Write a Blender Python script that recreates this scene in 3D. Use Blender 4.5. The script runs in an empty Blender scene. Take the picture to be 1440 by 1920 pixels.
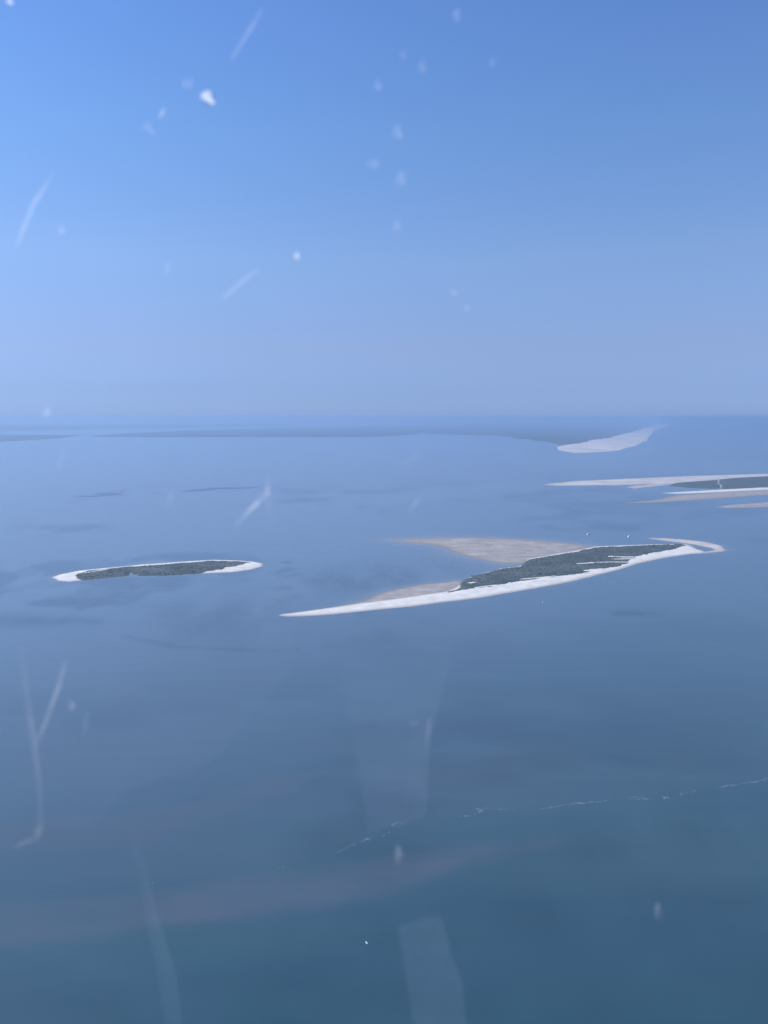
import bpy, bmesh, math, random
import numpy as np
from mathutils import Vector, Matrix

random.seed(7)
rng = np.random.default_rng(7)
S = bpy.context.scene
COL = S.collection

# ------------------------------------------------------------------ camera, sky, sun, exposure
H = 450.0                                   # flying height in metres
F = 1443.0                                  # focal length in photograph pixels (1440 x 1920)
PITCH = math.atan((960 - 783) / F)          # eye level lies at row 783
cam_d = bpy.data.cameras.new('camera')
cam_d.sensor_fit = 'VERTICAL'
cam_d.sensor_height = 24.0
cam_d.sensor_width = 18.0
cam_d.lens = F / 1920 * 24.0
cam_d.clip_start = 0.02
cam_d.clip_end = 400000.0
cam_d.dof.use_dof = True                    # phone lens: focused far away, window marks blur
cam_d.dof.focus_distance = 2500.0
cam_d.dof.aperture_fstop = cam_d.lens / 3.4
cam = bpy.data.objects.new('camera', cam_d)
COL.objects.link(cam)
cam.location = (0, 0, H)
cam.rotation_euler = (math.pi / 2 - PITCH, 0, 0)
S.camera = cam

SUN_EL, SUN_AZ = math.radians(44), math.radians(-78)   # azimuth from +Y, minus = to the left
w = bpy.data.worlds.new('World')
S.world = w
w.use_nodes = True
nt = w.node_tree
bg = nt.nodes['Background']
sky = nt.nodes.new('ShaderNodeTexSky')
sky.sky_type = 'NISHITA'
sky.sun_disc = False
sky.sun_elevation = SUN_EL
sky.sun_rotation = SUN_AZ
sky.altitude = 0
sky.air_density = 1.0
sky.dust_density = 0.0
sky.ozone_density = 10.0
bg.inputs['Strength'].default_value = 0.11
# summer haze: the whole sky turns paler and bluer towards the horizon, the same all the way round
tc = nt.nodes.new('ShaderNodeTexCoord')
sx = nt.nodes.new('ShaderNodeSeparateXYZ')
rp = nt.nodes.new('ShaderNodeValToRGB')
ml = nt.nodes.new('ShaderNodeMix'); ml.data_type = 'RGBA'; ml.blend_type = 'MULTIPLY'
SKY_TINT = [(0.0, (0.305, 0.405, 0.76)), (0.036, (0.415, 0.44, 0.68)), (0.089, (0.69, 0.555, 0.64)), (0.191, (1.02, 0.81, 0.77)),
            (0.327, (1.03, 0.94, 0.91)), (0.424, (1.0, 0.95, 0.98))]
el = rp.color_ramp.elements
while len(el) < len(SKY_TINT): el.new(0.5)
for e_, (p_, c_) in zip(el, SKY_TINT):
    e_.position = p_; e_.color = (*c_, 1)
nt.links.new(tc.outputs['Generated'], sx.inputs[0])
nt.links.new(sx.outputs['Z'], rp.inputs[0])
ml_in = [i for i in ml.inputs if i.enabled]
ml_in[0].default_value = 1.0
nt.links.new(sky.outputs[0], ml_in[1])
nt.links.new(rp.outputs[0], ml_in[2])
nt.links.new([o for o in ml.outputs if o.enabled][0], bg.inputs[0])

sd_ = bpy.data.lights.new('sun', 'SUN')
sd_.energy = 3.2
sd_.angle = math.radians(0.5)
sd_.color = (1.0, 0.95, 0.88)
sun = bpy.data.objects.new('sun', sd_)
COL.objects.link(sun)
sv = Vector((math.cos(SUN_EL) * math.sin(SUN_AZ), math.cos(SUN_EL) * math.cos(SUN_AZ), math.sin(SUN_EL)))
sun.rotation_euler = sv.to_track_quat('Z', 'Y').to_euler()
sun.location = (0, 0, 600)

vs = S.view_settings
vs.view_transform = 'Standard'
vs.look = 'None'
vs.exposure = 0.68
vs.gamma = 1.0
vs.use_curve_mapping = False
S.cycles.volume_bounces = 2
HAZE_DENSITY = 6.0e-5
HAZE_COLOR = (0.43, 0.61, 0.85)

# ------------------------------------------------------------------ helpers
CP, SP = math.cos(PITCH), math.sin(PITCH)

def at(px, py, z=0.0):
    """point of the photograph -> point on the level z"""
    dx, dy = (px - 720) / F, (960 - py) / F
    d = Vector((dx, CP + dy * SP, -SP + dy * CP))
    t = (z - H) / d.z
    return Vector((d.x * t, d.y * t, z))

def at_poly(pts):
    return np.array([at(a, b)[:2] for a, b in pts])

def to_px(X, Y):
    """ground points -> rows and columns, used to trace the shoals onto the sea sheet"""
    z = -H
    f = Y * CP - z * SP
    u = Y * SP + z * CP
    f = np.where(f > 1, f, 1)
    return 720 + F * X / f, 960 - F * u / f

def _hash(ix, iy, s):
    n = (ix * 374761393 + iy * 668265263 + s * 1442695041) & 0xffffffff
    n = ((n ^ (n >> 13)) * 1274126177) & 0xffffffff
    return ((n ^ (n >> 16)) & 0xffff) / 65535.0

def vnoise(x, y, s=0):
    x = np.asarray(x, float); y = np.asarray(y, float)
    ix = np.floor(x).astype(np.int64); iy = np.floor(y).astype(np.int64)
    fx = x - ix; fy = y - iy
    fx = fx * fx * (3 - 2 * fx); fy = fy * fy * (3 - 2 * fy)
    a = _hash(ix, iy, s); b = _hash(ix + 1, iy, s); c = _hash(ix, iy + 1, s); d = _hash(ix + 1, iy + 1, s)
    return (a * (1 - fx) + b * fx) * (1 - fy) + (c * (1 - fx) + d * fx) * fy

def fbm(x, y, s=0, o=4):
    v = 0; a = 0.5; t = 0
    for k in range(o):
        v = v + a * vnoise(x * 2 ** k, y * 2 ** k, s + k); t += a; a *= 0.5
    return v / t * 2 - 1                     # -1..1

def signed_dist(X, Y, poly):
    """positive inside"""
    sh = X.shape
    x = X.ravel(); y = Y.ravel()
    d2 = np.full(x.shape, 1e30); inside = np.zeros(x.shape, bool)
    n = len(poly)
    for i in range(n):
        ax, ay = poly[i]; bx, by = poly[(i + 1) % n]
        ex, ey = bx - ax, by - ay
        L = ex * ex + ey * ey + 1e-12
        t = np.clip(((x - ax) * ex + (y - ay) * ey) / L, 0, 1)
        d2 = np.minimum(d2, (x - ax - t * ex) ** 2 + (y - ay - t * ey) ** 2)
        cr = (ay > y) != (by > y)
        if ay != by:
            inside ^= cr & (x < (bx - ax) * (y - ay) / (by - ay) + ax)
    d = np.sqrt(d2)
    return np.where(inside, d, -d).reshape(sh)

def line_dist(x, y, pts):
    d2 = np.full(x.shape, 1e30)
    for (ax, ay), (bx, by) in zip(pts[:-1], pts[1:]):
        ex, ey = bx - ax, by - ay
        L = ex * ex + ey * ey + 1e-12
        t = np.clip(((x - ax) * ex + (y - ay) * ey) / L, 0, 1)
        d2 = np.minimum(d2, (x - ax - t * ex) ** 2 + (y - ay - t * ey) ** 2)
    return np.sqrt(d2)

def tag(o, label=None, cat=None, group=None, kind=None):
    if label: o['label'] = label
    if cat: o['category'] = cat
    if group: o['group'] = group
    if kind: o['kind'] = kind
    return o

def empty(name, loc, rz=0.0):
    o = bpy.data.objects.new(name, None)
    o.empty_display_size = 1.0
    COL.objects.link(o)
    o.location = loc
    o.rotation_euler = (0, 0, rz)
    return o

def mesh_obj(name, verts, faces, mat, parent=None, smooth=True):
    me = bpy.data.meshes.new(name)
    me.from_pydata([tuple(v) for v in verts], [], [tuple(f) for f in faces])
    me.update()
    if smooth:
        me.polygons.foreach_set('use_smooth', [True] * len(me.polygons))
    me.materials.append(mat)
    o = bpy.data.objects.new(name, me)
    COL.objects.link(o)
    if parent is not None:
        o.parent = parent
    return o

def bm_obj(name, bm, mat, parent=None, smooth=False):
    me = bpy.data.meshes.new(name)
    bm.to_mesh(me); bm.free()
    if smooth:
        me.polygons.foreach_set('use_smooth', [True] * len(me.polygons))
    me.materials.append(mat)
    o = bpy.data.objects.new(name, me)
    COL.objects.link(o)
    if parent is not None:
        o.parent = parent
    return o

class NB:
    """small node-tree builder"""
    def __init__(s, name):
        s.m = bpy.data.materials.new(name); s.m.use_nodes = True
        s.t = s.m.node_tree; s.t.nodes.clear()
        s.out = s.t.nodes.new('ShaderNodeOutputMaterial')
    def n(s, typ, **kw):
        nd = s.t.nodes.new(typ)
        for k, v in kw.items(): setattr(nd, k, v)
        return nd
    def l(s, a, b): s.t.links.new(a, b)
    def coords(s, scale=(1, 1, 1), rot=0.0):
        g = s.n('ShaderNodeNewGeometry'); mp = s.n('ShaderNodeMapping')
        mp.inputs['Scale'].default_value = scale
        mp.inputs['Rotation'].default_value = (0, 0, rot)
        s.l(g.outputs['Position'], mp.inputs['Vector'])
        return mp.outputs[0]
    def noise(s, scale, detail=4, rough=0.55, vec=None, dist=0.0):
        nz = s.n('ShaderNodeTexNoise')
        nz.inputs['Scale'].default_value = scale
        nz.inputs['Detail'].default_value = detail
        nz.inputs['Roughness'].default_value = rough
        nz.inputs['Distortion'].default_value = dist
        if vec is None: vec = s.coords()
        s.l(vec, nz.inputs['Vector'])
        return nz.outputs[0]
    def ramp(s, fac, stops):
        r = s.n('ShaderNodeValToRGB')
        e = r.color_ramp.elements
        while len(e) < len(stops): e.new(0.5)
        for k, (p, c) in enumerate(stops):
            e[k].position = p; e[k].color = (*c, 1) if len(c) == 3 else c
        s.l(fac, r.inputs[0])
        return r.outputs[0]
    def mix(s, fac, a, b, blend='MIX'):
        m = s.n('ShaderNodeMix', data_type='RGBA', blend_type=blend)
        for sock, v in ((m.inputs['Factor'], fac), (m.inputs['A'], a), (m.inputs['B'], b)):
            sock = sock
        ins = [i for i in m.inputs if i.enabled]
        for sock, v in zip(ins, (fac, a, b)):
            if isinstance(v, (int, float)): sock.default_value = v
            elif isinstance(v, tuple): sock.default_value = (*v, 1)
            else: s.l(v, sock)
        return [o for o in m.outputs if o.enabled][0]
    def attr(s, name):
        a = s.n('ShaderNodeAttribute'); a.attribute_name = name
        return a.outputs['Fac']
    def math(s, op, a, b):
        m = s.n('ShaderNodeMath', operation=op)
        for k, v in enumerate((a, b)):
            if isinstance(v, (int, float)): m.inputs[k].default_value = v
            else: s.l(v, m.inputs[k])
        return m.outputs[0]
    def principled(s, col, rough=0.8, spec=0.3, bump=None, bdist=0.2, bstr=0.5, ior=None):
        p = s.n('ShaderNodeBsdfPrincipled')
        if isinstance(col, tuple): p.inputs['Base Color'].default_value = (*col, 1)
        else: s.l(col, p.inputs['Base Color'])
        if isinstance(rough, (int, float)): p.inputs['Roughness'].default_value = rough
        else: s.l(rough, p.inputs['Roughness'])
        p.inputs['Specular IOR Level'].default_value = spec
        if ior: p.inputs['IOR'].default_value = ior
        if bump is not None:
            b = s.n('ShaderNodeBump'); b.inputs['Strength'].default_value = bstr
            b.inputs['Distance'].default_value = bdist
            s.l(bump, b.inputs['Height']); s.l(b.outputs[0], p.inputs['Normal'])
        s.l(p.outputs[0], s.out.inputs['Surface'])
        return p

def plain(name, col, rough=0.5, spec=0.4, var=0.12, scale=3.0):
    b = NB(name)
    nz = b.noise(scale, 3)
    c2 = tuple(max(0, c * (1 - var)) for c in col)
    b.principled(b.mix(nz, col, c2), rough, spec)
    return b.m

# ------------------------------------------------------------------ materials
def sand_material(name, dry, damp, scale, wet_z=0.7, rough=0.9, streak=0.7, wet=0.62):
    """sand: drier the higher it lies, with damp streaks and hollows"""
    b = NB(name)
    nz = b.noise(0.03 * scale, 7, 0.62)
    n2 = b.noise(1.0, 6, 0.65, b.coords((0.010 * scale, 0.045 * scale, 0.05), 0.12), 0.8)
    c = b.mix(b.ramp(nz, [(0.36, (0, 0, 0)), (0.68, (1, 1, 1))]), dry, damp)
    c = b.mix(b.ramp(n2, [(0.42, (0, 0, 0)), (0.66, (streak,) * 3)]), c, damp)
    g = b.n('ShaderNodeNewGeometry'); sp = b.n('ShaderNodeSeparateXYZ')
    b.l(g.outputs['Position'], sp.inputs[0])
    mr = b.n('ShaderNodeMapRange')
    b.l(b.math('ADD', sp.outputs['Z'], b.math('MULTIPLY', b.math('SUBTRACT', nz, 0.5), wet_z * 0.9)), mr.inputs[0])
    mr.inputs[1].default_value = 0.05; mr.inputs[2].default_value = wet_z
    mr.inputs[3].default_value = 1.0; mr.inputs[4].default_value = 0.0
    c = b.mix(mr.outputs[0], c, tuple(wet * k for k in damp))
    b.principled(c, rough, 0.2, b.noise(0.4, 4), 0.3, 0.3)
    return b.m

M_SAND = sand_material('dry_sand', (0.76, 0.735, 0.69), (0.56, 0.535, 0.50), 1.0, 1.3, streak=0.5)
M_FLAT = sand_material('damp_tidal_sand', (0.43, 0.395, 0.365), (0.265, 0.245, 0.232), 0.6, 0.45, 0.8, 0.9, 0.85)
M_PALE = sand_material('pale_sand_flat', (0.64, 0.60, 0.56), (0.40, 0.37, 0.35), 0.25, 0.9, 0.85, 0.8, 0.85)
M_MUD = sand_material('wet_mud', (0.10, 0.13, 0.165), (0.07, 0.10, 0.135), 0.3, 0.3, 0.2)
M_FARSAND = sand_material('far_sand', (0.80, 0.73, 0.66), (0.40, 0.36, 0.345), 0.10, 1.5, streak=0.9)

def veg_material(name, scale):
    """marram grass and sea buckthorn: grey green, paler on the dry dune backs"""
    b = NB(name)
    n1 = b.noise(1.0, 6, 0.62, b.coords((0.008 * scale, 0.016 * scale, 0.02), 0.45), 0.5)
    n2 = b.noise(0.11 * scale, 4, 0.6)
    c = b.ramp(n1, [(0.30, (0.044, 0.066, 0.056)), (0.45, (0.070, 0.096, 0.098)), (0.57, (0.100, 0.121, 0.124)), (0.70, (0.170, 0.175, 0.160))])
    c2 = b.ramp(n2, [(0.35, (0.045, 0.064, 0.056)), (0.7, (0.130, 0.148, 0.150))])
    b.principled(b.mix(0.35, c, c2), 0.95, 0.1, n2, 0.6, 0.4)
    return b.m
M_VEG = veg_material('dune_scrub', 1.0)
M_FARVEG = veg_material('far_scrub', 0.06)

def leaf_material():
    b = NB('shrub_leaves')
    nz = b.noise(0.06, 3)
    b.principled(b.ramp(nz, [(0.3, (0.060, 0.082, 0.076)), (0.7, (0.108, 0.132, 0.122))]), 0.9, 0.1)
    return b.m
M_SHRUB = leaf_material()

def sea_material():
    b = NB('sea_water')
    rot = math.radians(-16)
    deep = (0.032, 0.082, 0.118)
    teal = (0.036, 0.092, 0.113)
    big = b.noise(1.0, 5, 0.55, b.coords((0.0010, 0.0045, 0.01), rot), 0.6)
    c = b.mix(b.ramp(big, [(0.35, (0, 0, 0)), (0.68, (1, 1, 1))]), deep, teal)
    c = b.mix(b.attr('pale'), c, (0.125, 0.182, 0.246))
    c = b.mix(b.attr('turbid_and_reflection'), c, (0.092, 0.116, 0.150))
    c = b.mix(b.attr('dark'), c, (0.012, 0.035, 0.055))
    c = b.mix(b.attr('shallow'), c, (0.25, 0.26, 0.255))
    st = b.noise(1.0, 6, 0.62, b.coords((0.006, 0.045, 0.05), rot), 0.4)
    c = b.mix(b.ramp(st, [(0.3, (0.88, 0.88, 0.88)), (0.7, (1.1, 1.1, 1.1))]), c, c) if False else c
    mul = b.ramp(st, [(0.28, (0.93, 0.935, 0.94)), (0.72, (1.0, 1.0, 1.0))])
    c = b.mix(1.0, c, mul, 'MULTIPLY')
    # small waves: rougher where the wind touches the water
    rgh = b.n('ShaderNodeMapRange')
    b.l(st, rgh.inputs[0])
    rgh.inputs[1].default_value = 0.25; rgh.inputs[2].default_value = 0.75
    rgh.inputs[3].default_value = 0.10; rgh.inputs[4].default_value = 0.17
    wv = b.noise(1.0, 5, 0.6, b.coords((0.05, 0.11, 0.1), rot), 0.5)
    p = b.principled(c, rgh.outputs[0], 0.5, wv, 0.3, 0.06, 1.333)
    return b.m
M_SEA = sea_material()

# ------------------------------------------------------------------ outlines traced onto the ground
ISL_A = [(97,1083),(112,1077.5),(147,1070),(199,1065),(240,1061.5),(268,1058.5),(324,1054.5),(362,1051.8),(400,1049.8),
         (445,1050.8),(477,1053),(494,1057),(492,1061.8),(470,1068.5),(435,1073),(372,1075.5),(303,1078.5),(258,1079.3),(252,1076.6),(244,1074.2),(241,1079.4),
         (199,1082.5),(154,1088),(129,1091),(108,1089)]
VEG_A = [(141,1082),(147,1077),(164,1072),(206,1067),(240,1063),(268,1062.5),(324,1057.6),(362,1055.3),(400,1052.5),
         (442,1053.5),(470,1055.5),(442,1064),(407,1070.5),(355,1077.5),(300,1081),(262,1080.5),(250,1077),(244,1073.6),(240,1081),
         (199,1085),(160,1089),(141,1087)]
ISL_B = [(522,1154),(540,1156),(564,1155.7),(628,1151.5),(692,1144.5),(771,1137),(819,1131),(883,1123),(940,1114),(1004,1103),
         (1068,1091),(1116,1079),(1163,1068),(1195,1057),(1227,1050),(1259,1044),(1294,1039),(1323,1037),(1320,1033),
         (1306,1029),(1296,1023),(1284,1020),(1227,1020.5),(1163,1022.5),(1112,1025),(1074,1033),(1036,1039),(988,1047.5),
         (985,1056),(972,1062),(940,1065.5),(928,1069),(883,1082),(861,1096),(838,1108),(760,1120),(679,1130),(640,1136),(564,1147),(529,1151.5)]
VEG_B = [(858,1092),(864,1087),(883,1081),(928,1069),(972,1062.5),(992,1050),(1036,1042),(1074,1036),(1112,1028),(1163,1025.5),
         (1227,1022.3),(1280,1021.5),(1286,1024),(1259,1032.7),(1227,1037.5),(1195,1045),(1176,1058),(1147,1066),(1116,1071),
         (1093,1077),(1036,1083),(988,1091),(940,1097.5),(931,1101),(883,1106),(842,1111),(862,1103)]
FLAT_B = [(735,1012.5),(787,1009.4),(883,1008),(960,1010),(1004,1013),(1068,1019),(1110,1024.5),(1074,1035),(1036,1043),(992,1052),
          (988,1056.5),(941,1057.5),(899,1049),(861,1039.5),(838,1030),(819,1023),(787,1019.5),(755,1016)]
FLAT_C = [(640,1136.5),(679,1127),(723,1109.5),(787,1096.6),(861,1088.6),(872,1098),(845,1112),(760,1123),(690,1133)]
SPIT_B = [(1212,1009.2),(1245,1009),(1275,1011),(1323,1016),(1352,1023),(1361,1031.5),(1355,1034),(1320,1037.5),(1296,1037),(1322,1034.5),
          (1341,1031.5),(1333,1027.5),(1306,1022),(1272,1017),(1240,1013)]
BANK_D = [(1012,908.5),(1080,901.5),(1220,895.5),(1295,892),(1380,889.7),(1440,888),(1560,886),(1560,899),(1440,897),(1370,898),(1335,901),(1262,908),(1190,916),
          (1172,913),(1215,908),(1150,910),(1045,911)]
VEG_D = [(1252,911),(1270,905),(1345,899.5),(1375,896),(1440,892.5),(1560,890),(1560,914),(1440,915),(1360,917),(1295,915)]
BEACH_D = [(1238,924.5),(1320,919.5),(1440,913),(1560,906),(1560,912),(1440,918.5),(1320,924.5),(1270,926)]
MUD_D = [(1160,944),(1235,936),(1270,928),(1330,924),(1440,918),(1560,911),(1560,922),(1440,928),(1330,936),(1240,942)]
BANK_E = [(1340,951),(1370,946.5),(1440,941.5),(1560,936),(1560,946),(1440,950.5),(1370,953)]
LAND_F = [(760,797.5),(820,795.5),(940,794),(1070,793.6),(1170,793.6),(1245,794.6),(1215,806),(1190,822),(1110,832),(1055,836),(1045,831),(1000,826),
          (965,821),(935,817),(870,815.3),(800,814)]
BEACH_F = [(1266,794.4),(1238,795.0),(1205,803),(1165,814),(1110,824.5),(1045,838),(1048,843),(1080,850),(1150,846),(1185,838.5),(1210,827.5),(1225,808)]

# ------------------------------------------------------------------ sea sheet
def grow(pts_px, px, py, soft, world=None, namp=0.0):
    d = signed_dist(px, py, np.array(pts_px, float))
    if namp: d = d + namp * world
    return 1 / (1 + np.exp(-np.clip(d / soft, -30, 30)))

def build_sea():
    rows = [0.0, 60, 140, 220, 300, 360, 420, 470]
    py = 2150.0
    while py > 790:
        rows.append(at(720, py).y); py -= 2.2 if py < 1250 else 3.5
    rows = [r for r in rows if r >= 0]
    rows = sorted(set(rows))
    rows = [r for i, r in enumerate(rows) if i == 0 or r - rows[i - 1] > 1.0]
    rows += [0.5 * (rows[-1] + 110000.0), 110000.0]
    R = np.array(rows)
    ang = np.concatenate([np.linspace(-180, -33, 50, endpoint=False), np.linspace(-33, 33, 520, endpoint=False),
                          np.linspace(33, 180, 50, endpoint=False)])
    A = np.radians(ang)
    X = R[1:, None] * np.sin(A)[None]
    Y = R[1:, None] * np.cos(A)[None]
    nr, na = X.shape
    V = np.zeros((nr * na + 1, 3)); V[1:, 0] = X.ravel(); V[1:, 1] = Y.ravel()
    i = np.arange(nr - 1)[:, None] * na + 1
    j = np.arange(na)[None]; j2 = (np.arange(na) + 1) % na
    q = np.stack([i + j, i + na + j, i + na + j2[None], i + j2[None]], -1).reshape(-1, 4)
    tri = [(0, 1 + k, 1 + (k + 1) % na) for k in range(na)]
    faces = [tuple(f) for f in q[:, ::-1]] + [t[::-1] for t in tri]
    o = mesh_obj('sea', V, faces, M_SEA)
    bm = bmesh.new(); bm.from_mesh(o.data); bmesh.ops.recalc_face_normals(bm, faces=bm.faces)
    if sum(f.normal.z for f in list(bm.faces)[:50]) < 0:
        bmesh.ops.reverse_faces(bm, faces=bm.faces)
    bm.to_mesh(o.data); bm.free()
    x, y = V[:, 0], V[:, 1]
    px, pyy = to_px(x, y)
    front = (np.abs(np.arctan2(x, y)) < 0.7) & (y > 50)
    n1 = fbm(x * 0.006, y * 0.004, 3, 5)
    # --- silty water over the shoals, plus a window reflection painted as water colour
    T = np.zeros(len(x))
    def add(buf, pts, soft, amp, namp=14):
        np.maximum(buf, amp * grow(pts, px, pyy, soft, n1, namp), out=buf)
    add(T, [(-120,1700),(100,1692),(250,1680),(420,1645),(560,1630),(720,1612),(800,1600),(890,1598),(870,1625),(760,1668),(600,1712),(270,1742),(-120,1775)], 6, 0.8, 18)
    add(T, [(-120,1548),(60,1545),(200,1532),(330,1518),(430,1490),(560,1452),(620,1442),(520,1492),(400,1530),(290,1575),(150,1588),(-120,1600)], 7, 0.7, 18)
    add(T, [(640,1440),(820,1432),(1000,1392),(1130,1385),(1120,1440),(1000,1480),(880,1500),(700,1520)], 22, 0.55)
    add(T, [(790,1592),(900,1575),(1040,1570),(1060,1590),(920,1612),(800,1622)], 6, 0.6)
    add(T, [(0,1300),(300,1250),(560,1230),(540,1330),(380,1430),(200,1490),(0,1520)], 40, 0.42, 22)  # not silt: window reflection painted into the sea colour
    add(T, [(650,1230),(900,1250),(1100,1290),(900,1380),(680,1420)], 40, 0.25, 22)
    add(T, [(1000,1600),(1300,1560),(1500,1560),(1500,1640),(1200,1660)], 40, 0.22, 22)
    add(T, [(560,1440),(900,1440),(1300,1400),(1500,1380),(1500,1450),(1440,1463),(1345,1478),(1254,1494),(1141,1501),(1012,1518),(903,1522),(858,1534),
            (730,1561),(690,1575),(632,1600),(520,1629),(380,1655),(-200,1690),(-200,1560),(250,1530)], 4, 0.30, 5)
    add(T, [(-200,1230),(700,1200),(1500,1260),(1500,1420),(900,1500),(300,1640),(-200,1720)], 60, 0.22, 20)
    T *= np.clip(0.70 + 0.45 * fbm(x * 0.011 + 0.003 * y, y * 0.02, 23, 5), 0.15, 1.1)
    # --- dark weed and deep channels
    D = np.zeros(len(x))
    add(D, [(-100,1158),(60,1155),(150,1160),(190,1166),(120,1172),(-100,1176)], 4, 0.6, 4)
    add(D, [(230,1192),(330,1209),(480,1218),(560,1219),(480,1222),(320,1216)], 2.5, 0.6, 2)
    add(D, [(1150,1150),(1200,1147),(1245,1151),(1200,1155)], 2.5, 0.75, 3)
    add(D, [(560,1080),(690,1062),(790,1062),(860,1070),(790,1092),(690,1104),(600,1110)], 9, 0.55, 8)
    add(D, [(500,1075),(540,1066),(562,1066),(520,1076)], 2, 0.7, 2)
    add(D, [(528,1055),(540,1053),(548,1055),(538,1056)], 1.2, 0.8, 1)
    add(D, [(520,1081),(560,1074),(590,1073),(540,1083)], 2, 0.5, 2)
    add(D, [(250,1090),(330,1087),(420,1084),(480,1085),(420,1092),(320,1095)], 3, 0.4, 3)
    add(D, [(270,1120),(420,1110),(520,1120),(520,1170),(420,1200),(300,1180)], 22, 0.4, 14)
    add(D, [(735,907),(790,902),(880,901),(1000,897),(1130,894),(1000,900),(900,908),(800,911),(745,910)], 2.5, 0.5, 4)
    add(D, [(930,929),(965,923),(1040,918),(1130,914),(1175,917),(1090,922),(1020,931),(960,934)], 2.0, 0.75, 3)
    add(D, [(1080,958),(1200,953),(1340,955),(1240,960),(1120,963)], 2.5, 0.5, 3)
    add(D, [(1010,893),(1200,890),(1400,885.5),(1440,886.5),(1300,890.5),(1120,898),(1020,904)], 1.5, 0.6, 1)
    add(D, [(1285,858),(1340,855),(1500,853),(1500,862),(1340,863)], 2, 0.55, 3)
    add(D, [(820,856),(900,852),(950,855),(900,860),(840,861)], 2, 0.3, 2)
    add(D, [(980,1600),(1500,1480),(1500,1560),(1100,1640)], 40, 0.45, 24)
    add(D, [(250,1810),(500,1760),(760,1690),(1000,1640),(1300,1650),(1300,1760),(900,1800),(400,1850)], 45, 0.35, 30)
    add(D, [(1000,1850),(1250,1780),(1500,1760),(1500,2000),(1000,2000)], 60, 0.3, 30)
    D *= np.clip(0.55 + 0.9 * fbm(x * 0.014, y * 0.005, 29, 5), 0.0, 1.0)
    dist = np.hypot(x, y)
    st = fbm(x * 0.0021, y * 0.0019, 37, 6) + 0.5 * fbm(x * 0.009, y * 0.006, 41, 4)
    D = np.maximum(D, 0.42 * np.clip((st - 0.16) / 0.30, 0, 1) * np.clip((dist - 1300) / 500, 0, 1) * np.clip((7000 - dist) / 2500, 0, 1)
                   * np.where(dist < 2600, 0.62 - 0.38 * np.tanh((px - 800) / 150), 1.0))
    st2 = fbm(x * 0.0035 + 5, y * 0.006, 53, 6)
    D = np.maximum(D, 0.22 * np.clip((st2 - 0.05) / 0.35, 0, 1) * np.clip((1500 - dist) / 500, 0, 1))
    # --- pale shallows round the islands
    SH = np.zeros(len(x))
    for pts, wd, am in ((ISL_A, 11, 0.5), (ISL_B, 7, 0.35), (FLAT_B, 45, 0.75), (FLAT_C, 22, 0.7), (SPIT_B, 16, 0.5)):
        sel = front & (np.hypot(x, y) < 4500)
        d = np.full(len(x), -1e9)
        d[sel] = signed_dist(x[sel], y[sel], at_poly(pts))
        d = d + 12 * n1
        SH = np.maximum(SH, np.where(d > 0, am, am * np.exp(np.clip(d, -1e4, 0) / wd)))
    add(SH, [(880,905),(980,900),(1015,905),(1040,912),(960,914),(890,914)], 3, 0.22, 3)
    add(SH, [(970,921),(1000,919),(1010,921),(985,924)], 1.5, 0.25, 1)
    add(SH, [(560,917),(620,916),(660,918),(600,921)], 2, 0.12, 2)
    # paler water inside the islands, over the sand; window veil painted in towards the left
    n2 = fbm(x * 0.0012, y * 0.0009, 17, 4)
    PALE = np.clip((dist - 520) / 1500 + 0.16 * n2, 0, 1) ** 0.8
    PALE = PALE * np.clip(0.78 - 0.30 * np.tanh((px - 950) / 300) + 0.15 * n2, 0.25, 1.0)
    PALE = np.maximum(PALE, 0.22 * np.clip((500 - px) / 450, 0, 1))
    for name, arr in (('turbid_and_reflection', T), ('pale', PALE), ('dark', D), ('shallow', SH)):
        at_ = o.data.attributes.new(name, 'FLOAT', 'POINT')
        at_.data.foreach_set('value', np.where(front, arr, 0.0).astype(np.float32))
    tag(o, kind='structure')
    return o
build_sea()

# ------------------------------------------------------------------ haze
def build_haze():
    b = NB('sea_haze')
    v = b.n('ShaderNodeVolumePrincipled')
    v.inputs['Color'].default_value = (*HAZE_COLOR, 1)
    v.inputs['Density'].default_value = HAZE_DENSITY
    v.inputs['Anisotropy'].default_value = 0.3
    b.l(v.outputs[0], b.out.inputs['Volume'])
    bm = bmesh.new()
    bmesh.ops.create_cube(bm, size=1.0)
    L = 230000.0
    for vert in bm.verts:
        vert.co = Vector((vert.co.x * L, vert.co.y * L, -1.0 if vert.co.z < 0 else H + 45.0))
    o = bm_obj('haze', bm, b.m)
    tag(o, kind='stuff')
build_haze()

# ------------------------------------------------------------------ islands
def field(pts, cell, hmax, hscale, seed, amp=0.0, nscale=40.0, edge=0.0, clip_x=None):
    """terrain heights on a grid round an outline; dips under the water outside it"""
    P = at_poly(pts)
    x0, y0 = P.min(0); x1, y1 = P.max(0)
    mx, my = cell[0] * 4, cell[1] * 4
    xs = np.arange(x0 - mx, x1 + mx, cell[0]); ys = np.arange(y0 - my, y1 + my, cell[1])
    X, Y = np.meshgrid(xs, ys)
    d = signed_dist(X, Y, P)
    if edge: d = d + edge * fbm(X / nscale, Y / nscale, seed, 4)
    Z = np.where(d > 0, hmax * (1 - np.exp(-np.clip(d, 0, None) / hscale)), np.clip(d, -1e5, 0) * hmax / hscale)
    Z = Z + np.where(d > 0, 1 - np.exp(-np.clip(d, 0, None) / hscale), 0) * amp * fbm(X / nscale, Y / nscale, seed + 9, 5)
    return X, Y, Z, d

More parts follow.
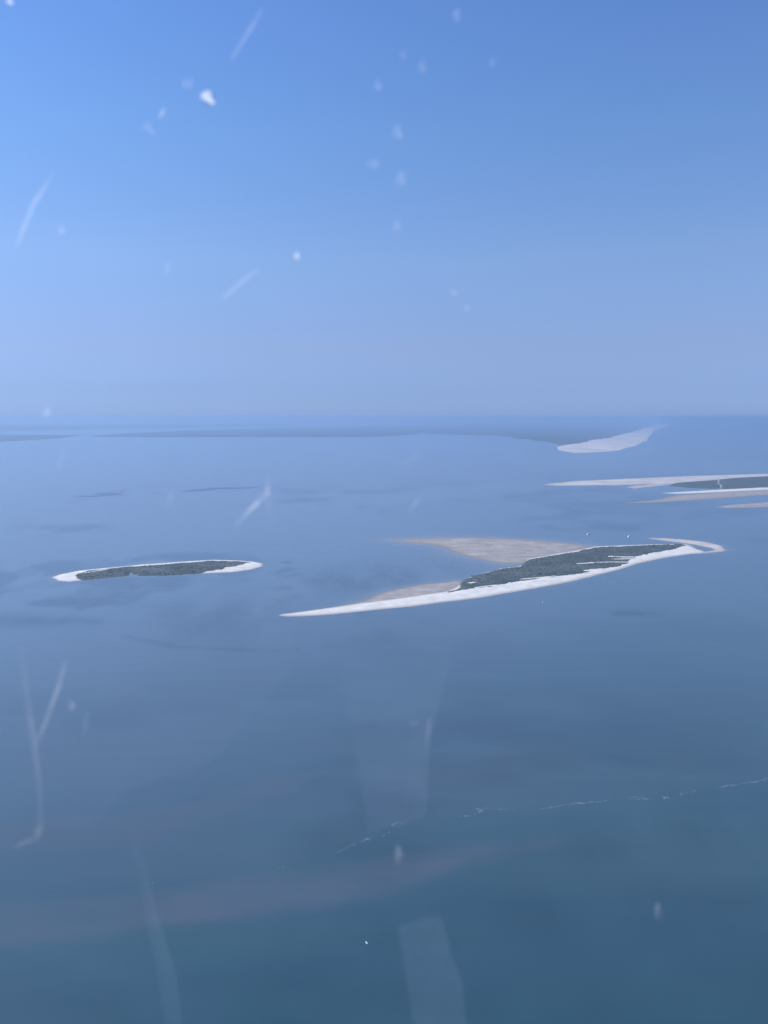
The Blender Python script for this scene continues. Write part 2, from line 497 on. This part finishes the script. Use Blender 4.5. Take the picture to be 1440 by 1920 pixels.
def grid_mesh(name, X, Y, Z, keep, mat, parent, origin):
    ny, nx = X.shape
    k = keep[:-1, :-1] | keep[1:, :-1] | keep[:-1, 1:] | keep[1:, 1:]
    ids = np.arange(ny * nx).reshape(ny, nx)
    q = np.stack([ids[:-1, :-1], ids[:-1, 1:], ids[1:, 1:], ids[1:, :-1]], -1)[k]
    used = np.unique(q)
    remap = np.full(ny * nx, -1); remap[used] = np.arange(len(used))
    V = np.stack([X.ravel() - origin[0], Y.ravel() - origin[1], Z.ravel()], -1)[used]
    return mesh_obj(name, V, remap[q], mat, parent)

def vegetate(X, Y, Z, pts, seed, wob, nscale, hgt, rough, bare=()):
    """scrub height above the sand; negative where the sand shows"""
    P = at_poly(pts)
    u, v = X * 0.9 + Y * 0.43, -X * 0.43 + Y * 0.9          # the dunes run along the beach
    d = signed_dist(X, Y, P) + wob * fbm(X / nscale, Y / nscale, seed, 5)
    d = d + 1.3 * wob * np.exp(-np.abs(d) / (2.5 * wob)) * fbm(u / 60, v / 9, seed + 2, 4)
    d = d + 7 * np.exp(-np.abs(d) / 30) * fbm(X / 7, Y / 7, seed + 7, 3)      # single tussocks in the sand
    for line, wd in bare:
        ld = line_dist(X, Y, at_poly(line)) + 0.6 * wd * fbm(X / 14, Y / 14, seed + 3, 3)
        d = np.minimum(d, (ld - wd) * 1.5)
    g = np.clip(d / (2.5 * rough), -1, 1)
    lump = (0.5 + 0.5 * fbm(X / (rough * 2.2), Y / (rough * 2.2), seed + 5, 3))
    return Z + g * (0.4 * hgt + hgt * lump * np.clip(d / 30, 0, 1)) - 0.15, g

def scatter_shrubs(name, X, Y, Zv, g, count, size, parent, origin, seed):
    r = np.random.default_rng(seed)
    idx = np.argwhere(g > 0.9)
    big = fbm(X / 60, Y / 60, seed, 3)
    verts, faces = [], []
    n = 0
    tries = 0
    while n < count and tries < count * 8:
        tries += 1
        a, b = idx[r.integers(len(idx))]
        if big[a, b] < r.uniform(-0.7, 0.35): continue
        s = size * r.uniform(0.5, 1.35)
        cx, cy, cz = X[a, b] - origin[0] + r.uniform(-2, 2), Y[a, b] - origin[1] + r.uniform(-2, 2), Zv[a, b] - 0.2 * s
        base = len(verts)
        rot = r.uniform(0, 6.28)
        for ring, (rad, zz) in enumerate(((0.9, 0.05), (1.0, 0.45), (0.55, 0.85))):
            for k in range(6):
                an = rot + k * math.pi / 3 + ring * 0.4
                q = rad * s * r.uniform(0.75, 1.2)
                verts.append((cx + q * math.cos(an), cy + q * math.sin(an), cz + s * zz * r.uniform(0.85, 1.15)))
        verts.append((cx, cy, cz + s * 1.02))
        for ring in (0, 1):
            for k in range(6):
                p, q2 = base + ring * 6 + k, base + ring * 6 + (k + 1) % 6
                faces.append((p, q2, q2 + 6, p + 6))
        for k in range(6):
            faces.append((base + 12 + k, base + 12 + (k + 1) % 6, base + 18))
        n += 1
    o = mesh_obj(name, verts, faces, M_SHRUB, parent, smooth=False)
    o['kind'] = 'stuff'
    return o

# small island, left
org = at(295, 1070)
isl = empty('sandy_island', org)
tag(isl, 'small oval island ringed by white sand with dark scrub, left of the long island', 'island')
X, Y, Z, d = field(ISL_A, (2.2, 3.2), 3.0, 16, 11, 0.7, 45, 4)
grid_mesh('beach', X, Y, Z, d > -8, M_SAND, isl, org)
bare = [([(425,1066),(455,1064),(470,1061)], 7), ([(160,1076),(200,1069)], 3)]
ZV, g = vegetate(X, Y, Z, VEG_A, 21, 8, 30, 2.2, 4, bare)
grid_mesh('scrub', X, Y, ZV, g > -0.9, M_VEG, isl, org)
scatter_shrubs('shrub_cover', X, Y, ZV, g, 300, 2.0, isl, org, 5)

# long island, middle
org = at(940, 1085)
isl = empty('sandy_island', org)
tag(isl, 'long island with a white beach tapering to a point at left and dark green scrub', 'island')
X, Y, Z, d = field(ISL_B, (2.4, 3.6), 3.4, 36, 31, 0.8, 50, 3)
grid_mesh('beach', X, Y, Z, d > -8, M_SAND, isl, org)
bare = [([(1084,1059),(1110,1057),(1140,1055.5),(1178,1055)], 4.5), ([(1144,1045),(1165,1046),(1185,1046)], 8), ([(1150,1050),(1190,1049)], 5),
        ([(1100,1071),(1125,1069),(1150,1067)], 9), ([(880,1094),(888,1093)], 5), ([(960,1098),(1000,1092)], 4), ([(975,1088),(1040,1082)], 3),
        ([(892,1103),(930,1099)], 3.5), ([(1030,1040),(1036,1041.5)], 4)]
ZV, g = vegetate(X, Y, Z, VEG_B, 41, 9, 34, 2.6, 4, bare)
grid_mesh('scrub', X, Y, ZV, g > -0.9, M_VEG, isl, org)
scatter_shrubs('shrub_cover', X, Y, ZV, g, 900, 2.1, isl, org, 6)
X, Y, Z, d = field(FLAT_B, (4, 7), 0.9, 50, 51, 0.12, 70, 10)
grid_mesh('tidal_flat', X, Y, Z, d > -16, M_FLAT, isl, org)
X, Y, Z, d = field(FLAT_C, (3, 4), 1.0, 30, 61, 0.15, 40, 5)
grid_mesh('tidal_flat', X, Y, Z, d > -10, M_FLAT, isl, org)
X, Y, Z, d = field(SPIT_B, (2.5, 5), 1.2, 12, 71, 0.15, 30, 3)
grid_mesh('sand_spit', X, Y, Z, d > -10, M_PALE, isl, org)

# marsh island, right edge
org = at(1400, 905)
isl = empty('marsh_island', org)
tag(isl, 'low marshy island between pale sandbanks, cut by the right edge of the picture', 'island')
X, Y, Z, d = field(BANK_D, (7, 22), 1.6, 90, 81, 0.5, 120, 24)
grid_mesh('sandbank', X, Y, Z, d > -30, M_PALE, isl, org)
X, Y, Z, d = field(VEG_D, (7, 18), 3.2, 40, 91, 0.9, 120, 12)
ld = line_dist(X, Y, at_poly([(1338,897),(1348,901),(1346,906),(1353,911),(1351,916)]))
Z = np.where(ld < 9, np.minimum(Z, 0.7), Z)
grid_mesh('salt_marsh', X, Y, Z, d > -20, M_VEG, isl, org)
mud = grid_mesh('creek_bed', X, Y, np.where(d > 6, 0.8, -1.0), (ld < 22) & (d > 0), M_FLAT, isl, org)
X, Y, Z, d = field(BEACH_D, (6, 12), 1.8, 25, 101, 0.4, 90, 6)
grid_mesh('beach', X, Y, Z, d > -20, M_SAND, isl, org)
X, Y, Z, d = field(MUD_D, (7, 14), 0.7, 60, 111, 0.15, 120, 14)
grid_mesh('mud_flat', X, Y, Z, d > -24, M_FLAT, isl, org)

# narrow sandbank, right edge
org = at(1440, 947)
bank = empty('sandbank', org)
tag(bank, 'narrow bare pale sandbank just below the marshy island at right', 'sandbank')
X, Y, Z, d = field(BANK_E, (5, 10), 1.4, 25, 121, 0.3, 80, 6)
grid_mesh('beach', X, Y, Z, d > -16, M_FLAT, bank, org)

# far island with the long beach
org = at(1080, 810)
isl = empty('wooded_island', org)
tag(isl, 'distant dark island with a broad pale beach at its right end', 'island')
X, Y, Z, d = field(LAND_F, (32, 120), 8, 300, 131, 4, 500, 140)
grid_mesh('woodland', X, Y, Z, d > -120, M_FARVEG, isl, org)
X, Y, Z, d = field(BEACH_F, (22, 70), 6, 90, 141, 3.0, 800, 90)
grid_mesh('beach', X, Y, Z + 2.0 * (d > 0), d > -120, M_FARSAND, isl, org)
X, Y, Z, d = field([(915,795.2),(1010,793.2),(1012,792.9),(960,792.9),(912,794.5)], (40, 160), 9, 120, 151)
grid_mesh('beach', X, Y, Z, d > -160, M_FARSAND, isl, org)

# far coast, left and middle
org = at(440, 805)
o = empty('low_coast', org)
tag(o, 'faint blue strip of low coast on the horizon, left of the distant beach', 'coast')
X, Y, Z, d = field([(160,818.5),(230,813),(330,808),(480,803),(600,800),(720,797.5),(800,797),(790,814),(700,819.5),(560,820),(420,819.5),(280,820)], (45, 170), 8, 300, 161, 4, 700, 160)
grid_mesh('woodland', X, Y, Z, d > -170, M_FARVEG, o, org)
org = at(330, 800)
o = empty('mainland_coast', org)
tag(o, 'palest far coast behind, barely showing through the haze at upper left', 'coast')
X, Y, Z, d = field([(-200,808),(-200,799),(60,798),(250,797),(450,796.5),(580,797),(520,799),(380,801.5),(200,804),(60,807)], (60, 260), 70, 800, 171, 12, 1500, 300)
grid_mesh('woodland', X, Y, Z, d > -300, M_FARVEG, o, org)
org = at(20, 820)
o = empty('low_island', org)
tag(o, 'thin dark low island touching the left edge of the picture near the horizon', 'island')
X, Y, Z, d = field([(-200,812),(0,815),(70,815.5),(158,815.5),(120,821),(60,825.5),(0,828),(-200,834)], (24, 80), 6, 150, 181, 3, 400, 70)
grid_mesh('salt_marsh', X, Y, Z, d > -100, M_FARVEG, o, org)

# dark tidal flats that just break the surface
def mudbank(name, label, pieces, cell, seed, part='mud'):
    cx = sum(p[0] for p in pieces[0]) / len(pieces[0]); cy = sum(p[1] for p in pieces[0]) / len(pieces[0])
    org = at(cx, cy)
    r = empty(name, org)
    tag(r, label, 'mudflat')
    for k, pts in enumerate(pieces):
        X, Y, Z, d = field(pts, cell, 0.3, 60, seed + 10 * k, 0.45, 80, 60)
        grid_mesh(part, X, Y, Z - 0.12, d > -40, M_MUD, r, org)
mudbank('mudflat', 'long thin dark mudflat far behind the small oval island',
        [[(130,930.5),(180,925),(215,920),(245,918.5),(232,926),(190,933),(150,933)],
         [(250,926),(300,922),(370,916),(440,913),(560,910),(470,916),(380,922),(300,927),(262,928)]], (9, 24), 200)
# ------------------------------------------------------------------ foam where the swell trips over the shoal
def foam_material():
    b = NB('sea_foam')
    b.principled(b.ramp(b.noise(0.8, 3), [(0.3, (0.22, 0.27, 0.30)), (0.7, (0.52, 0.55, 0.58))]), 0.9, 0.1)
    return b.m
M_FOAM = foam_material()
FOAM = [([(632,1599),(640,1594),(652,1588),(668,1582),(684,1577)], 0.8), ([(682,1576),(688,1572),(692,1574)], 1.5),
        ([(690,1572),(705,1569),(722,1566)], 0.3),
        ([(730,1560),(735,1557),(740,1553),(745,1551),(738,1550),(733,1546),(738,1544),(752,1542),(766,1540)], 1.3),
        ([(858,1533),(872,1531),(888,1528),(896,1525),(903,1521),(903,1518),(896,1517)], 1.4), ([(890,1514),(897,1518)], 0.9),
        ([(905,1516),(925,1516),(942,1518),(964,1518)], 0.7), ([(1012,1517),(1040,1513),(1062,1508),(1080,1505)], 0.9),
        ([(1080,1506),(1092,1506)], 1.8), ([(1095,1505),(1118,1504),(1136,1502),(1141,1500)], 1.1),
        ([(1182,1496),(1192,1494),(1205,1496),(1215,1498)], 0.9), ([(1184,1499),(1200,1499),(1212,1499)], 0.8),
        ([(1244,1495),(1250,1494),(1254,1497)], 1.9), ([(1274,1490),(1279,1488)], 1.0), ([(1284,1486),(1296,1485),(1303,1482)], 0.9),
        ([(1345,1477),(1366,1473),(1390,1470),(1410,1467),(1440,1461),(1470,1457)], 1.2),
        ([(262,1662),(275,1660),(288,1656)], 0.7), ([(520,1628),(532,1626),(548,1625)], 0.8),
        ([(1352,1033),(1366,1031),(1380,1029)], 1.0), ([(470,1221),(500,1219)], 0.5)]
def build_foam():
    r = random.Random(3)
    verts, faces = [], []
    for pts, wgt in FOAM:
        P = [at(*p) for p in pts]
        run = []
        for a, b in zip(P[:-1], P[1:]):
            n = max(1, int((b - a).length / 1.2))
            for k in range(n):
                run.append(a.lerp(b, k / n))
        run.append(P[-1])
        for p in run:
            if r.random() < 0.5: continue
            scale = p.length / 800
            for _ in range(1 + (r.random() < 0.5)):
                c = p + Vector((r.gauss(0, 0.6), r.gauss(0, 1.0) * wgt, 0))
                rx, ry = r.uniform(0.3, 0.8) * (0.6 + 0.4 * wgt), r.uniform(0.12, 0.42) * wgt * max(1, scale)
                z = r.uniform(0.12, 0.45)
                base = len(verts)
                for k in range(6):
                    an = k * math.pi / 3
                    q = r.uniform(0.7, 1.2)
                    verts.append((c.x + rx * q * math.cos(an), c.y + ry * q * math.sin(an), 0.01))
                verts.append((c.x, c.y, z))
                for k in range(6): faces.append((base + k, base + (k + 1) % 6, base + 6))
    o = mesh_obj('breaking_waves', verts, faces, M_FOAM)
    tag(o, kind='stuff')
build_foam()

# ------------------------------------------------------------------ boats
M_WHITE = plain('white_gelcoat', (0.80, 0.80, 0.78), 0.35, 0.5, 0.05, 1.0)
M_NAVY = plain('dark_hull_paint', (0.03, 0.04, 0.06), 0.35, 0.5)
M_DECK = plain('deck_wood', (0.32, 0.24, 0.16), 0.7, 0.3, 0.3, 4.0)
M_GLASS = plain('boat_window', (0.06, 0.075, 0.09), 0.08, 0.6)
M_SAIL = plain('sail_cloth', (0.78, 0.77, 0.72), 0.8, 0.2, 0.06)
M_ALU = plain('aluminium', (0.55, 0.56, 0.57), 0.35, 0.6)

def hull_mesh(L, B, Dp):
    st = [(-0.5, 0.84, 0.95), (-0.3, 0.97, 0.93), (0.0, 1.0, 0.95), (0.22, 0.82, 1.0), (0.38, 0.46, 1.08), (0.5, 0.03, 1.18)]
    verts, faces = [], []
    for t, wb, hb in st:
        y = t * L; w2 = B / 2 * wb
        for fx, fz in ((-1, 1), (-0.92, 0.45), (-0.6, 0.05), (0, -0.15), (0.6, 0.05), (0.92, 0.45), (1, 1)):
            verts.append((w2 * fx, y, Dp * (fz * hb if fz > 0 else fz)))
    for s in range(len(st) - 1):
        for k in range(6):
            a = s * 7 + k
            faces.append((a, a + 1, a + 8, a + 7))
    faces.append((0, 1, 2, 3, 4, 5, 6)); 
    n = len(verts)
    for s in range(len(st) - 1):            # deck a little below the gunwale
        pass
    deck_v, deck_f = [], []
    for t, wb, hb in st:
        deck_v += [(-B / 2 * wb * 0.96, t * L * 0.985, Dp * hb * 0.86), (B / 2 * wb * 0.96, t * L * 0.985, Dp * hb * 0.86)]
    for s in range(len(st) - 1):
        deck_f.append((2 * s, 2 * s + 1, 2 * s + 3, 2 * s + 2))
    return (verts, faces), (deck_v, deck_f)

def taper_box(x0, x1, y0, y1, z0, z1, in_f=0.0, in_b=0.0, in_s=0.0):
    bm = bmesh.new()
    v = [bm.verts.new(p) for p in ((x0, y0, z0), (x1, y0, z0), (x1, y1, z0), (x0, y1, z0),
                                   (x0 + in_s, y0 + in_b, z1), (x1 - in_s, y0 + in_b, z1), (x1 - in_s, y1 - in_f, z1), (x0 + in_s, y1 - in_f, z1))]
    for f in ((3, 2, 1, 0), (4, 5, 6, 7), (0, 1, 5, 4), (1, 2, 6, 5), (2, 3, 7, 6), (3, 0, 4, 7)):
        bm.faces.new([v[k] for k in f])
    bmesh.ops.bevel(bm, geom=list(bm.edges), offset=min(x1 - x0, y1 - y0, z1 - z0) * 0.08, segments=1, affect='EDGES')
    return bm

def rod(p, q, r, n=8):
    bm = bmesh.new()
    p, q = Vector(p), Vector(q); d = (q - p)
    m = Matrix.Translation((p + q) / 2) @ d.to_track_quat('Z', 'Y').to_matrix().to_4x4()
    bmesh.ops.create_cone(bm, cap_ends=True, segments=n, radius1=r, radius2=r * 0.8, depth=d.length, matrix=m)
    return bm

def motor_boat(name, label, loc, rz, L, hull_mat, open_boat=False):
    r = empty(name, loc, rz)
    tag(r, label, 'boat')
    B, Dp = L * 0.34, L * 0.13
    (hv, hf), (dv, df) = hull_mesh(L, B, Dp)
    mesh_obj('hull', hv, hf, hull_mat, r)
    mesh_obj('deck', dv, df, M_WHITE, r)
    z = Dp * 0.82
    if open_boat:
        for y in (-0.22 * L, 0.08 * L):
            bm_obj('bench', taper_box(-B * 0.42, B * 0.42, y, y + 0.09 * L, z, z + 0.05 * L), M_WHITE, r)
        e = bm_obj('outboard_motor', taper_box(-0.06 * L, 0.06 * L, -0.58 * L, -0.50 * L, Dp * 0.3, Dp * 1.7, 0.01 * L, 0.02 * L, 0.01 * L), M_NAVY, r)
    else:
        c = bm_obj('cabin', taper_box(-B * 0.34, B * 0.34, -0.18 * L, 0.26 * L, z, z + 0.14 * L, 0.1 * L, 0.01 * L, 0.02 * L), M_WHITE, r)
        for s in (-1, 1):
            bm_obj('window', taper_box(min(s * B * 0.29, s * B * 0.325), max(s * B * 0.29, s * B * 0.325), -0.12 * L, 0.12 * L, z + 0.05 * L, z + 0.10 * L), M_GLASS, c)
        bm_obj('windscreen', taper_box(-B * 0.27, B * 0.27, 0.12 * L, 0.225 * L, z + 0.06 * L, z + 0.128 * L, 0.06 * L, 0.0, 0.01 * L), M_GLASS, c)
        bm_obj('flybridge', taper_box(-B * 0.25, B * 0.25, -0.14 * L, 0.08 * L, z + 0.141 * L, z + 0.185 * L, 0.03 * L, 0.0, 0.01 * L), M_WHITE, r)
        bm_obj('mast', rod((0, -0.1 * L, z + 0.18 * L), (0, -0.13 * L, z + 0.36 * L), 0.007 * L), M_ALU, r)
        for s in (-1, 1):
            bm_obj('rail', rod((s * B * 0.46, 0.0, Dp * 1.3), (s * B * 0.12, 0.46 * L, Dp * 1.62), 0.006 * L), M_ALU, r)
    return r

p = at(687, 1768); motor_boat('small_boat', 'tiny white open boat alone on the dark water near the bottom edge', (p.x, p.y, -0.05), 0.5, 3.6, M_WHITE, True)
p = at(1018, 1130.5); motor_boat('cabin_boat', 'small dark hulled cabin boat off the white beach of the long island', (p.x, p.y, -0.1), -0.6, 9.0, M_NAVY)
p = at(1103, 1002); motor_boat('motor_yacht', 'white motor boat behind the long island, nearer its tan tidal flat', (p.x, p.y, -0.15), -0.85, 18, M_WHITE)
p = at(1179, 1006.5); motor_boat('motor_yacht', 'white motor boat behind the long island, nearer its curved right end', (p.x, p.y, -0.15), -0.7, 20, M_WHITE)

# ------------------------------------------------------------------ the aircraft window the picture is taken through
def window_materials():
    b = NB('acrylic_pane')
    tr = b.n('ShaderNodeBsdfTransparent'); tr.inputs[0].default_value = (0.985, 0.992, 1.0, 1)
    b.l(tr.outputs[0], b.out.inputs['Surface'])
    pane = b.m
    def film(name, amount):
        b = NB(name)
        tr = b.n('ShaderNodeBsdfTransparent')
        df = b.n('ShaderNodeBsdfDiffuse'); df.inputs[0].default_value = (0.85, 0.86, 0.88, 1)
        tl = b.n('ShaderNodeBsdfTranslucent'); tl.inputs[0].default_value = (0.85, 0.86, 0.88, 1)
        m1 = b.n('ShaderNodeMixShader'); m1.inputs[0].default_value = 0.9
        b.l(df.outputs[0], m1.inputs[1]); b.l(tl.outputs[0], m1.inputs[2])
        m2 = b.n('ShaderNodeMixShader')
        g = b.n('ShaderNodeNewGeometry'); mp = b.n('ShaderNodeMapping')
        nz = b.noise(260, 3, 0.6, g.outputs['Position'])
        b.l(b.math('MULTIPLY', b.attr('wear_and_reflection'), b.math('MULTIPLY', b.ramp(nz, [(0.3, (0.45,) * 3), (0.7, (1.0,) * 3)]), amount)), m2.inputs[0])
        b.l(tr.outputs[0], m2.inputs[1]); b.l(m1.outputs[0], m2.inputs[2])
        b.l(m2.outputs[0], b.out.inputs['Surface'])
        return b.m
    return pane, film
M_PANE, film = window_materials()
M_SCR = {k: film('acrylic_scratch', v) for k, v in (('faint', 0.16), ('mid', 0.27), ('bright', 0.46), ('white', 1.0))}
M_REFLECTION_FILM = film('painted_reflection_film', 0.17)  # pale film that stands in for reflections of the cabin
M_TRIM = plain('grey_window_trim', (0.35, 0.36, 0.37), 0.6, 0.3, 0.1, 20)

PANE_DIST = 0.40
W0 = Vector((0, PANE_DIST * CP, H - PANE_DIST * SP))
win = empty('aircraft_window', W0)
TILT = math.radians(-6)
win.rotation_euler = (TILT, 0, 0)
tag(win, 'clear scratched acrylic aircraft window pane the whole view is seen through', 'window')
MW = Matrix.Translation(W0) @ Matrix.Rotation(TILT, 4, 'X')
NRM = MW.to_3x3() @ Vector((0, 1, 0))

def on_pane(px, py, off=0.0):
    dx, dy = (px - 720) / F, (960 - py) / F
    d = Vector((dx, CP + dy * SP, -SP + dy * CP))
    c0 = Vector((0, 0, H))
    t = (W0 + NRM * off - c0).dot(NRM) / d.dot(NRM)
    return MW.inverted() @ (c0 + d * t)

def rounded(hw, hh, r, n=8):
    pts = []
    for cx, cz, a0 in ((hw - r, hh - r, 0), (-hw + r, hh - r, 90), (-hw + r, -hh + r, 180), (hw - r, -hh + r, 270)):
        for k in range(n + 1):
            a = math.radians(a0 + 90 * k / n)
            pts.append((cx + r * math.cos(a), cz + r * math.sin(a)))
    return pts

def build_pane():
    out = rounded(0.80, 0.52, 0.12)
    n = len(out)
    t = 0.003
    v = [(x, -t, z) for x, z in out] + [(x, t, z) for x, z in out]
    f = [tuple(range(n)), tuple(range(2 * n - 1, n - 1, -1))]
    f += [(i, i + n, (i + 1) % n + n, (i + 1) % n) for i in range(n)]
    mesh_obj('pane', v, f, M_PANE, win, smooth=False)
    inn, big = rounded(0.795, 0.515, 0.117), rounded(0.86, 0.58, 0.16)
    v = []
    for y in (-0.012, 0.012):
        v += [(x, y, z) for x, z in inn] + [(x, y, z) for x, z in big]
    f = []
    for i in range(n):
        j = (i + 1) % n
        f += [(i, j, n + j, n + i), (2 * n + i, 3 * n + i, 3 * n + j, 2 * n + j), (i, 2 * n + i, 2 * n + j, j), (n + i, n + j, 3 * n + j, 3 * n + i)]
    mesh_obj('frame', v, f, M_TRIM, win, smooth=False)
build_pane()

PX = PANE_DIST / F
def wear_and_reflection(o, vals):  # opacity of scratches and chips, and of the painted reflections
    a = o.data.attributes.new('wear_and_reflection', 'FLOAT', 'POINT')
    a.data.foreach_set('value', vals)
    return o
def scratch(pts, wpx, mat, name='scratch'):
    """a scored line: shallow ridge of crazed acrylic on the outer face, tapering at both ends"""
    P = [on_pane(*p, 0.0031) for p in pts]
    # resample
    run = []
    for a, b in zip(P[:-1], P[1:]):
        for k in range(5): run.append(a.lerp(b, k / 5))
    run.append(P[-1])
    n = len(run); v, f, wr = [], [], []
    ph = random.uniform(0, 50)
    for i, p in enumerate(run):
        d = (run[min(i + 1, n - 1)] - run[max(i - 1, 0)]).normalized()
        s = Vector((d.z, 0, -d.x))
        w2 = wpx * PX / 2 * (0.35 + 0.65 * math.sin(math.pi * (i + 0.5) / n) ** 0.5) * random.uniform(0.85, 1.12)
        if s.x < 0: s = -s
        v += [p - s * w2, p + s * w2 * 0.5 + Vector((0, w2 * 1.7, 0)), p + s * w2]
        k = (0.45 + 0.75 * float(vnoise(i * 0.45 + ph, ph, 5))) * math.sin(math.pi * (i + 0.6) / (n + 0.2)) ** 0.7
        wr += [0.25 * k, k, 0.25 * k]
    for i in range(n - 1):
        a = i * 3
        f += [(a, a + 1, a + 4, a + 3), (a + 1, a + 2, a + 5, a + 4)]
    return wear_and_reflection(mesh_obj(name, v, f, mat, win, smooth=False), wr)

def chip(px, py, rx, ry, rot, mat, name='chip'):
    v, f = [], []
    n = 12
    for k in range(n):
        a = 2 * math.pi * k / n
        u, w_ = rx * math.cos(a) * random.uniform(0.85, 1.1), ry * math.sin(a) * random.uniform(0.85, 1.1)
        c, s = math.cos(rot), math.sin(rot)
        v.append(on_pane(px + u * c - w_ * s, py + u * s + w_ * c, 0.0031))
    r_ = (rx + ry) / 2 * PX
    v.append(on_pane(px, py, 0.0031) + Vector((r_ * 0.55, r_ * 1.3, -r_ * 0.3)))
    for k in range(n): f.append((k, (k + 1) % n, n))
    return wear_and_reflection(mesh_obj(name, v, f, mat, win, smooth=False), [random.uniform(0.35, 0.9) for k in range(n)] + [1.0])

sc = M_SCR
scratch([(492,14),(462,62),(432,112)], 9, sc['mid'])
scratch([(100,322),(60,382),(42,428),(26,468)], 8, sc['mid'])
scratch([(485,502),(450,530),(416,560)], 9, sc['mid'])
scratch([(502,905),(500,925),(470,955),(438,988)], 10, sc['bright'])
scratch([(502,890),(504,940),(506,995)], 10, sc['faint'])
scratch([(124,1232),(108,1290),(82,1360),(64,1402)], 9, sc['mid'])
scratch([(38,1215),(48,1310),(62,1400),(72,1480),(75,1545)], 12, sc['faint'])
scratch([(76,1540),(66,1575),(20,1592)], 14, sc['faint'])
scratch([(318,490),(308,516)], 6, sc['mid'])
scratch([(790,930),(766,960)], 8, sc['faint'])
scratch([(784,848),(754,880)], 8, sc['faint'])
scratch([(118,845),(108,880)], 6, sc['faint'])
scratch([(324,915),(316,950)], 6, sc['faint'])
scratch([(162,1335),(156,1380)], 7, sc['faint'])
scratch([(806,1345),(800,1400)], 9, sc['faint'])
scratch([(308,200),(298,220)], 7, sc['bright'])
scratch([(360,146),(352,166)], 5, sc['bright'])
scratch([(350,146),(342,164)], 4, sc['bright'])
chip(390, 183, 15, 13, 0.3, sc['white'])
chip(556, 480, 4, 8, 0.35, sc['white'])
chip(17, 2, 7, 5, -0.5, sc['white'])
for x, y, rx, ry, rt in ((278,240,12,12,0), (756,102,7,9,0.3), (792,124,8,14,0.3), (746,246,9,17,0.4), (700,306,14,6,-0.3), (752,334,9,17,0.5),
                         (744,424,6,13,0.4), (853,550,11,7,0.2), (878,578,9,9,0), (856,28,8,13,0.4), (708,158,5,13,0.4), (924,115,5,11,0.2),
                         (112,430,4,12,0.3), (748,1606,8,20,0), (1236,1712,9,22,-0.1), (84,772,4,14,0.4), (778,1358,7,6,0), (132,1325,5,13,0.2)):
    chip(x, y, rx, ry, rt, sc['faint'])

def painted_reflection(pts, rim, mid=0.85):  # cabin reflection painted as a pale patch on the inner face; no cabin built
    P = [on_pane(*p, -0.0031) for p in pts]
    c = sum(P, Vector()) / len(P)
    v = P + [c + Vector((0, -0.0001, 0))]
    n = len(P)
    wear_and_reflection(mesh_obj('painted_reflection', v, [(k, (k + 1) % n, n) for k in range(n)], M_REFLECTION_FILM, win, smooth=False), rim + [mid])
painted_reflection([(622,1160),(850,1170),(848,1230),(806,1390),(800,1530),(760,1545),(692,1560),(664,1400),(640,1280)], [0.1, 0.1, 0.5, 1.0, 0.9, 0.7, 0.6, 0.5, 0.3])
painted_reflection([(745,1738),(790,1722),(828,1718),(846,1790),(868,1840),(876,1960),(782,1960),(762,1840)], [0.75, 0.8, 0.9, 0.9, 0.9, 0.8, 0.8, 0.8])
painted_reflection([(238,1560),(262,1570),(290,1690),(330,1830),(345,1960),(318,1960),(290,1800),(262,1660)], [0.1, 0.2, 0.8, 0.8, 0.6, 0.4, 0.6, 0.7])
painted_reflection([(0,1190),(182,1200),(300,1130),(545,1085),(548,1255),(470,1340),(400,1430),(240,1480),(190,1530),(150,1545),(60,1540),(0,1535)],
      [0.2, 0.3, 0.2, 0.15, 0.5, 0.5, 0.5, 0.5, 0.5, 0.4, 0.2, 0.2], 0.4)
